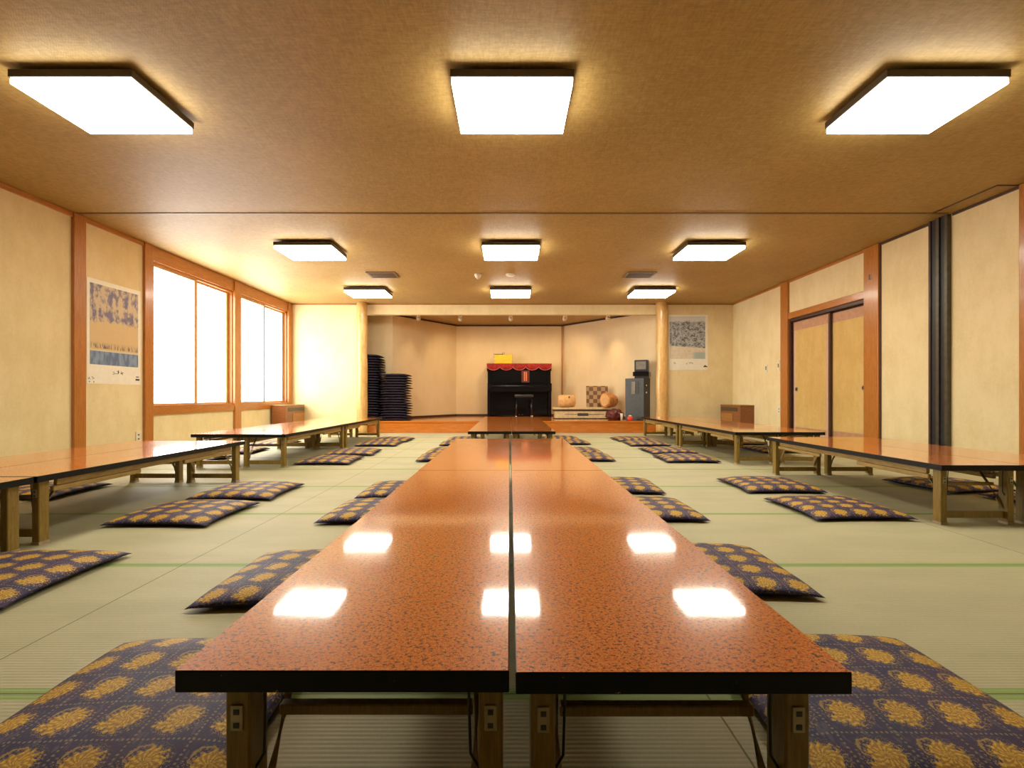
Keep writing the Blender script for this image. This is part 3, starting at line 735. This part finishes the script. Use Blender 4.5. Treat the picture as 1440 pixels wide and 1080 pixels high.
bm = new(); box(bm, -pw+.051, pw-.051, -.31, -.031, .641, .70); bevel(bm, .02, 3); obj('key_lid', bm, 'piano', pn)
bm = new(); box(bm, -pw+.06, pw-.06, -.046, -.031, .76, 1.10); bevel(bm, .003, 1); mu = obj('upper_panel', bm, 'piano', pn)
bm = new(); box(bm, -pw+.04, pw-.04, -.042, -.031, .12, .53); bevel(bm, .003, 1); obj('lower_panel', bm, 'piano', pn)
bm = new()
for k in (-1, 0, 1): box(bm, k*.07-.014, k*.07+.014, -.10, -.0425, .035, .05)
obj('pedals', bm, 'chrome', pn)
bm = new(); box(bm, -.30, .30, -.075, -.0465, .755, .765); obj('music_ledge', bm, 'piano', pn)
# cover cloth with scalloped hem
cc = thing('piano_cover', 'red velvet cover with scalloped pink hem over the piano top', 'cloth', (.21, 11.25, SZ+ph))
bm = new(); n = 120; x0, x1 = -pw-.045, pw+.045; yf = -.062
def hem(x): return -.075-.075*abs(math.sin((x-x0)/(x1-x0)*math.pi*5.0))**.6 
prev = None
for k in range(n+1):
    x_ = x0+(x1-x0)*k/n; fy = yf-.006*math.sin(k*.9)
    col = [bm.verts.new((x_, .25, .004)), bm.verts.new((x_, yf+.004, .004)), bm.verts.new((x_, fy-.002, -.005)), bm.verts.new((x_, fy-.004, hem(x_)*.5)), bm.verts.new((x_, fy-.008, hem(x_)))]
    if prev:
        for a in range(4): f = bm.faces.new((prev[a], prev[a+1], col[a+1], col[a])); f.smooth = True
    prev = col
for sx in (x0, x1):
    a = [bm.verts.new(p) for p in ((sx, .25, .004), (sx, yf, .004), (sx, yf, -.17), (sx, .05, -.15), (sx, .25, -.17))]; bm.faces.new(a)
oc = obj('cloth', bm, 'red', cc); md = oc.modifiers.new('s', 'SOLIDIFY'); md.thickness = .004
bm = new(); tube(bm, [(x0+(x1-x0)*k/n, yf-.016-.006*math.sin(k*.9), hem(x0+(x1-x0)*k/n)+.004) for k in range(n+1)], .008, 6); obj('hem_trim', bm, 'pink', cc)
# booklet on piano
bk = thing('booklet', 'dark red booklet with two orange stripes standing on the piano', 'booklet', (.35, 11.25-.058, SZ+.766))
bm = new(); box(bm, -.09, .09, -.004, .003, 0, .27); obj('cover', bm, 'maroon', bk)
bm = new(); box(bm, -.035, -.008, -.006, -.0045, .03, .24); box(bm, .008, .035, -.006, -.0045, .03, .24); obj('stripes', bm, 'orange', bk)
# yellow case
yc = thing('flat_case', 'yellow flat case leaning on top of the piano', 'case', (-.145, 11.30, SZ+ph+.007))
bm = new(); box(bm, -.21, .20, -.02, .02, 0, .205); bevel(bm, .006, 1); obj('body', bm, 'yellow', yc)
bm = new(); box(bm, -.222, -.195, -.024, -.0205, 0, .205); obj('pale_edge', bm, 'cream', yc)
bm = new(); box(bm, -.222, .0, -.024, .02, .2055, .218); obj('top_edge', bm, 'char', yc)
bm = new(); tube(bm, [(-.02, 0, .21), (-.02, 0, .245), (.02, 0, .245), (.02, 0, .21)], .005, 6); obj('handle', bm, 'char', yc)
# stool
sl = thing('piano_stool', 'black piano stool with metal feet in front of the piano', 'stool', (.30, 10.62, SZ+.002))
bm = new(); box(bm, -.20, .20, -.16, .16, .43, .49); bevel(bm, .02, 3); obj('seat', bm, 'char', sl)
bm = new(); box(bm, -.17, .17, -.13, .13, .39, .4295); obj('seat_frame', bm, 'piano', sl)
for sx in (-1, 1):
    for sy in (-1, 1):
        bm = new(); tube(bm, [(sx*.15, sy*.11, .39), (sx*.17, sy*.13, .05)], [.02, .014], 10); lg = obj('leg', bm, 'piano', sl)
        bm = new(); tube(bm, [(sx*.17, sy*.13, .05), (sx*.172, sy*.132, 0)], [.016, .02], 10); obj('foot', bm, 'chrome', lg)
# long case + board
lc = thing('long_case', 'long cream case with a dark slot handle lying on the stage', 'case', (1.53, 10.2, SZ))
bm = new(); box(bm, -.62, .60, -.12, .12, .014, .155); bevel(bm, .006, 1); obj('body', bm, 'cream', lc)
bm = new(); box(bm, -.63, .61, -.12, .12, 0, .0135); obj('base', bm, 'darkwood', lc)
bm = new(); box(bm, -.16, .06, -.124, -.1205, .06, .115); obj('handle_slot', bm, 'ink', lc)
bm = new(); box(bm, -.42, -.161, -.123, -.1205, .085, .098); box(bm, .061, .38, -.123, -.1205, .085, .098); obj('groove', bm, 'vent', lc)
lb_ = thing('long_board', 'long cream board with dark edge lying on the cream case', 'board', (1.53, 10.2, SZ+.156))
bm = new(); box(bm, -.66, .62, -.13, .13, .036, .075); bevel(bm, .004, 1); obj('panel', bm, 'cream', lb_)
bm = new(); box(bm, -.65, .615, -.125, .125, 0, .0355); obj('lower_edge', bm, 'darkwood', lb_)
ZT = SZ+.156+.0755
# round wooden piece left (domed drum) and log right, checker board
dr = thing('wooden_drum', 'tan rounded wooden drum-like block at the left end of the cream board', 'wooden block', (1.16, 10.2, ZT)); dr.scale = (1.1, 1, 1.08)
bm = new(); tube(bm, [(-.16, 0, .12), (-.14, 0, .12), (0, 0, .12), (.14, 0, .12), (.16, 0, .12)], [.085, .11, .12, .11, .085], 28)
bmesh.ops.translate(bm, vec=(0, 0, 0), verts=bm.verts); obj('body', bm, 'logface', dr)
bm = new(); tube(bm, [(.04, -.095, .19), (.04, -.105, .20)], [.018, .015], 10); obj('knot', bm, 'darkwood', dr)
lg = thing('cut_log', 'short orange log with a pale cut face at the right end of the cream board', 'log', (2.02, 10.12, ZT), D(38)); lg.scale = (1.15, 1.0, 1.12)
bm = new(); tube(bm, [(-.12, 0, .135), (-.115, 0, .135), (.0, 0, .132), (.13, 0, .115), (.15, 0, .11)], [.125, .135, .132, .105, .08], 28); obj('body', bm, 'bark', lg)
bm = new(); tube(bm, [(-.122, 0, .135), (-.127, 0, .135)], [.112, .105], 28); obj('cut_face', bm, 'logface', lg)
bm = new(); tube(bm, [(.09, -.105, .14), (.095, -.118, .14)], [.014, .012], 10); obj('knot', bm, 'darkwood', lg)
ck = thing('checkered_board', 'brown checkered square board leaning against the alcove wall', 'board', (1.81, 10.335, ZT))
bm = new(); box(bm, -.225, .225, -.012, .012, 0, .44); bevel(bm, .004, 1); ob = obj('woven_panel', bm, 'check', ck); ob.rotation_euler = (-.10, 0, 0); ob.location = (0, -.03, .002)
# karaoke cabinet, monitor
TH = D(-35)
kc = thing('audio_cabinet', 'dark grey audio cabinet standing beside the right pillar', 'audio cabinet', (2.47, 9.62, SZ), TH)
bm = new(); box(bm, -.185, .185, -.17, .17, .02, .80); bevel(bm, .006, 2)
for f in bm.faces:
    if f.normal.x > .5: f.material_index = 1
obj('body', bm, ['darkgrey', 'char'], kc)
bm = new(); box(bm, -.175, .175, -.16, .16, 0, .0195); obj('plinth', bm, 'char', kc)
bm = new(); box(bm, -.06, .02, -.183, -.1705, .50, .74); bevel(bm, .006, 2); obj('raised_panel', bm, 'screen', kc)
bm = new(); box(bm, .025, .085, -.176, -.1705, .50, .74); obj('slot', bm, 'ink', kc)
for zz in (.66, .53):
    bm = new(); tube(bm, [(.1855, -.06, zz), (.205, -.06, zz)], [.022, .018], 14); obj('knob', bm, 'chrome', kc)
tv = thing('small_monitor', 'small black monitor on a dark player above the audio cabinet', 'monitor', (2.535, 9.56, SZ+.8005), TH+D(12))
bm = new(); box(bm, -.12, .12, -.12, .14, 0, .04); obj('foot', bm, 'char', tv)
bm = new(); box(bm, -.15, .15, -.15, .15, .041, .125); bevel(bm, .008, 2); obj('player', bm, 'black', tv)
bm = new(); box(bm, -.125, .125, -.12, .10, .126, .35); bevel(bm, .012, 2); bo = obj('monitor_case', bm, 'char', tv)
bm = new(); box(bm, -.092, .092, -.1235, -.1205, .17, .32); obj('screen', bm, 'screen', bo)
# dark bag, small cup, red thing
bm = new(); bmesh.ops.create_icosphere(bm, subdivisions=4, radius=1)
for v_ in bm.verts:
    n_ = mnoise.noise(v_.co*2.2)*.28; c_ = v_.co.normalized()*(1+n_); v_.co = Vector((c_.x*.17, c_.y*.12, max(0, .09+c_.z*.12)))
for f in bm.faces: f.smooth = True
tag(obj('cloth_bag', bm, 'maroon', None, (2.05, 9.72, SZ+.001)), 'crumpled dark bag on the stage left of the audio cabinet', 'bag')
bm = new(); tube(bm, [(0, 0, 0), (0, 0, .06), (0, 0, .13)], [.02, .022, .03], 14)
tag(obj('small_cup', bm, 'white', None, (2.13, 9.48, SZ+.001)), 'small whitish cup beside the dark bag', 'cup')
rb = thing('red_pot', 'small red round pot with a whitish lid on the stage edge', 'pot', (2.26, 9.36, SZ+.0005))
bm = new(); tube(bm, [(0, 0, 0), (0, 0, .03), (0, 0, .065), (0, 0, .085)], [.035, .055, .05, .03], 20); obj('body', bm, 'redplastic', rb)
bm = new(); tube(bm, [(0, 0, .0855), (0, 0, .10), (0, 0, .105)], [.034, .025, .008], 20); obj('pot_lid', bm, 'white', rb)
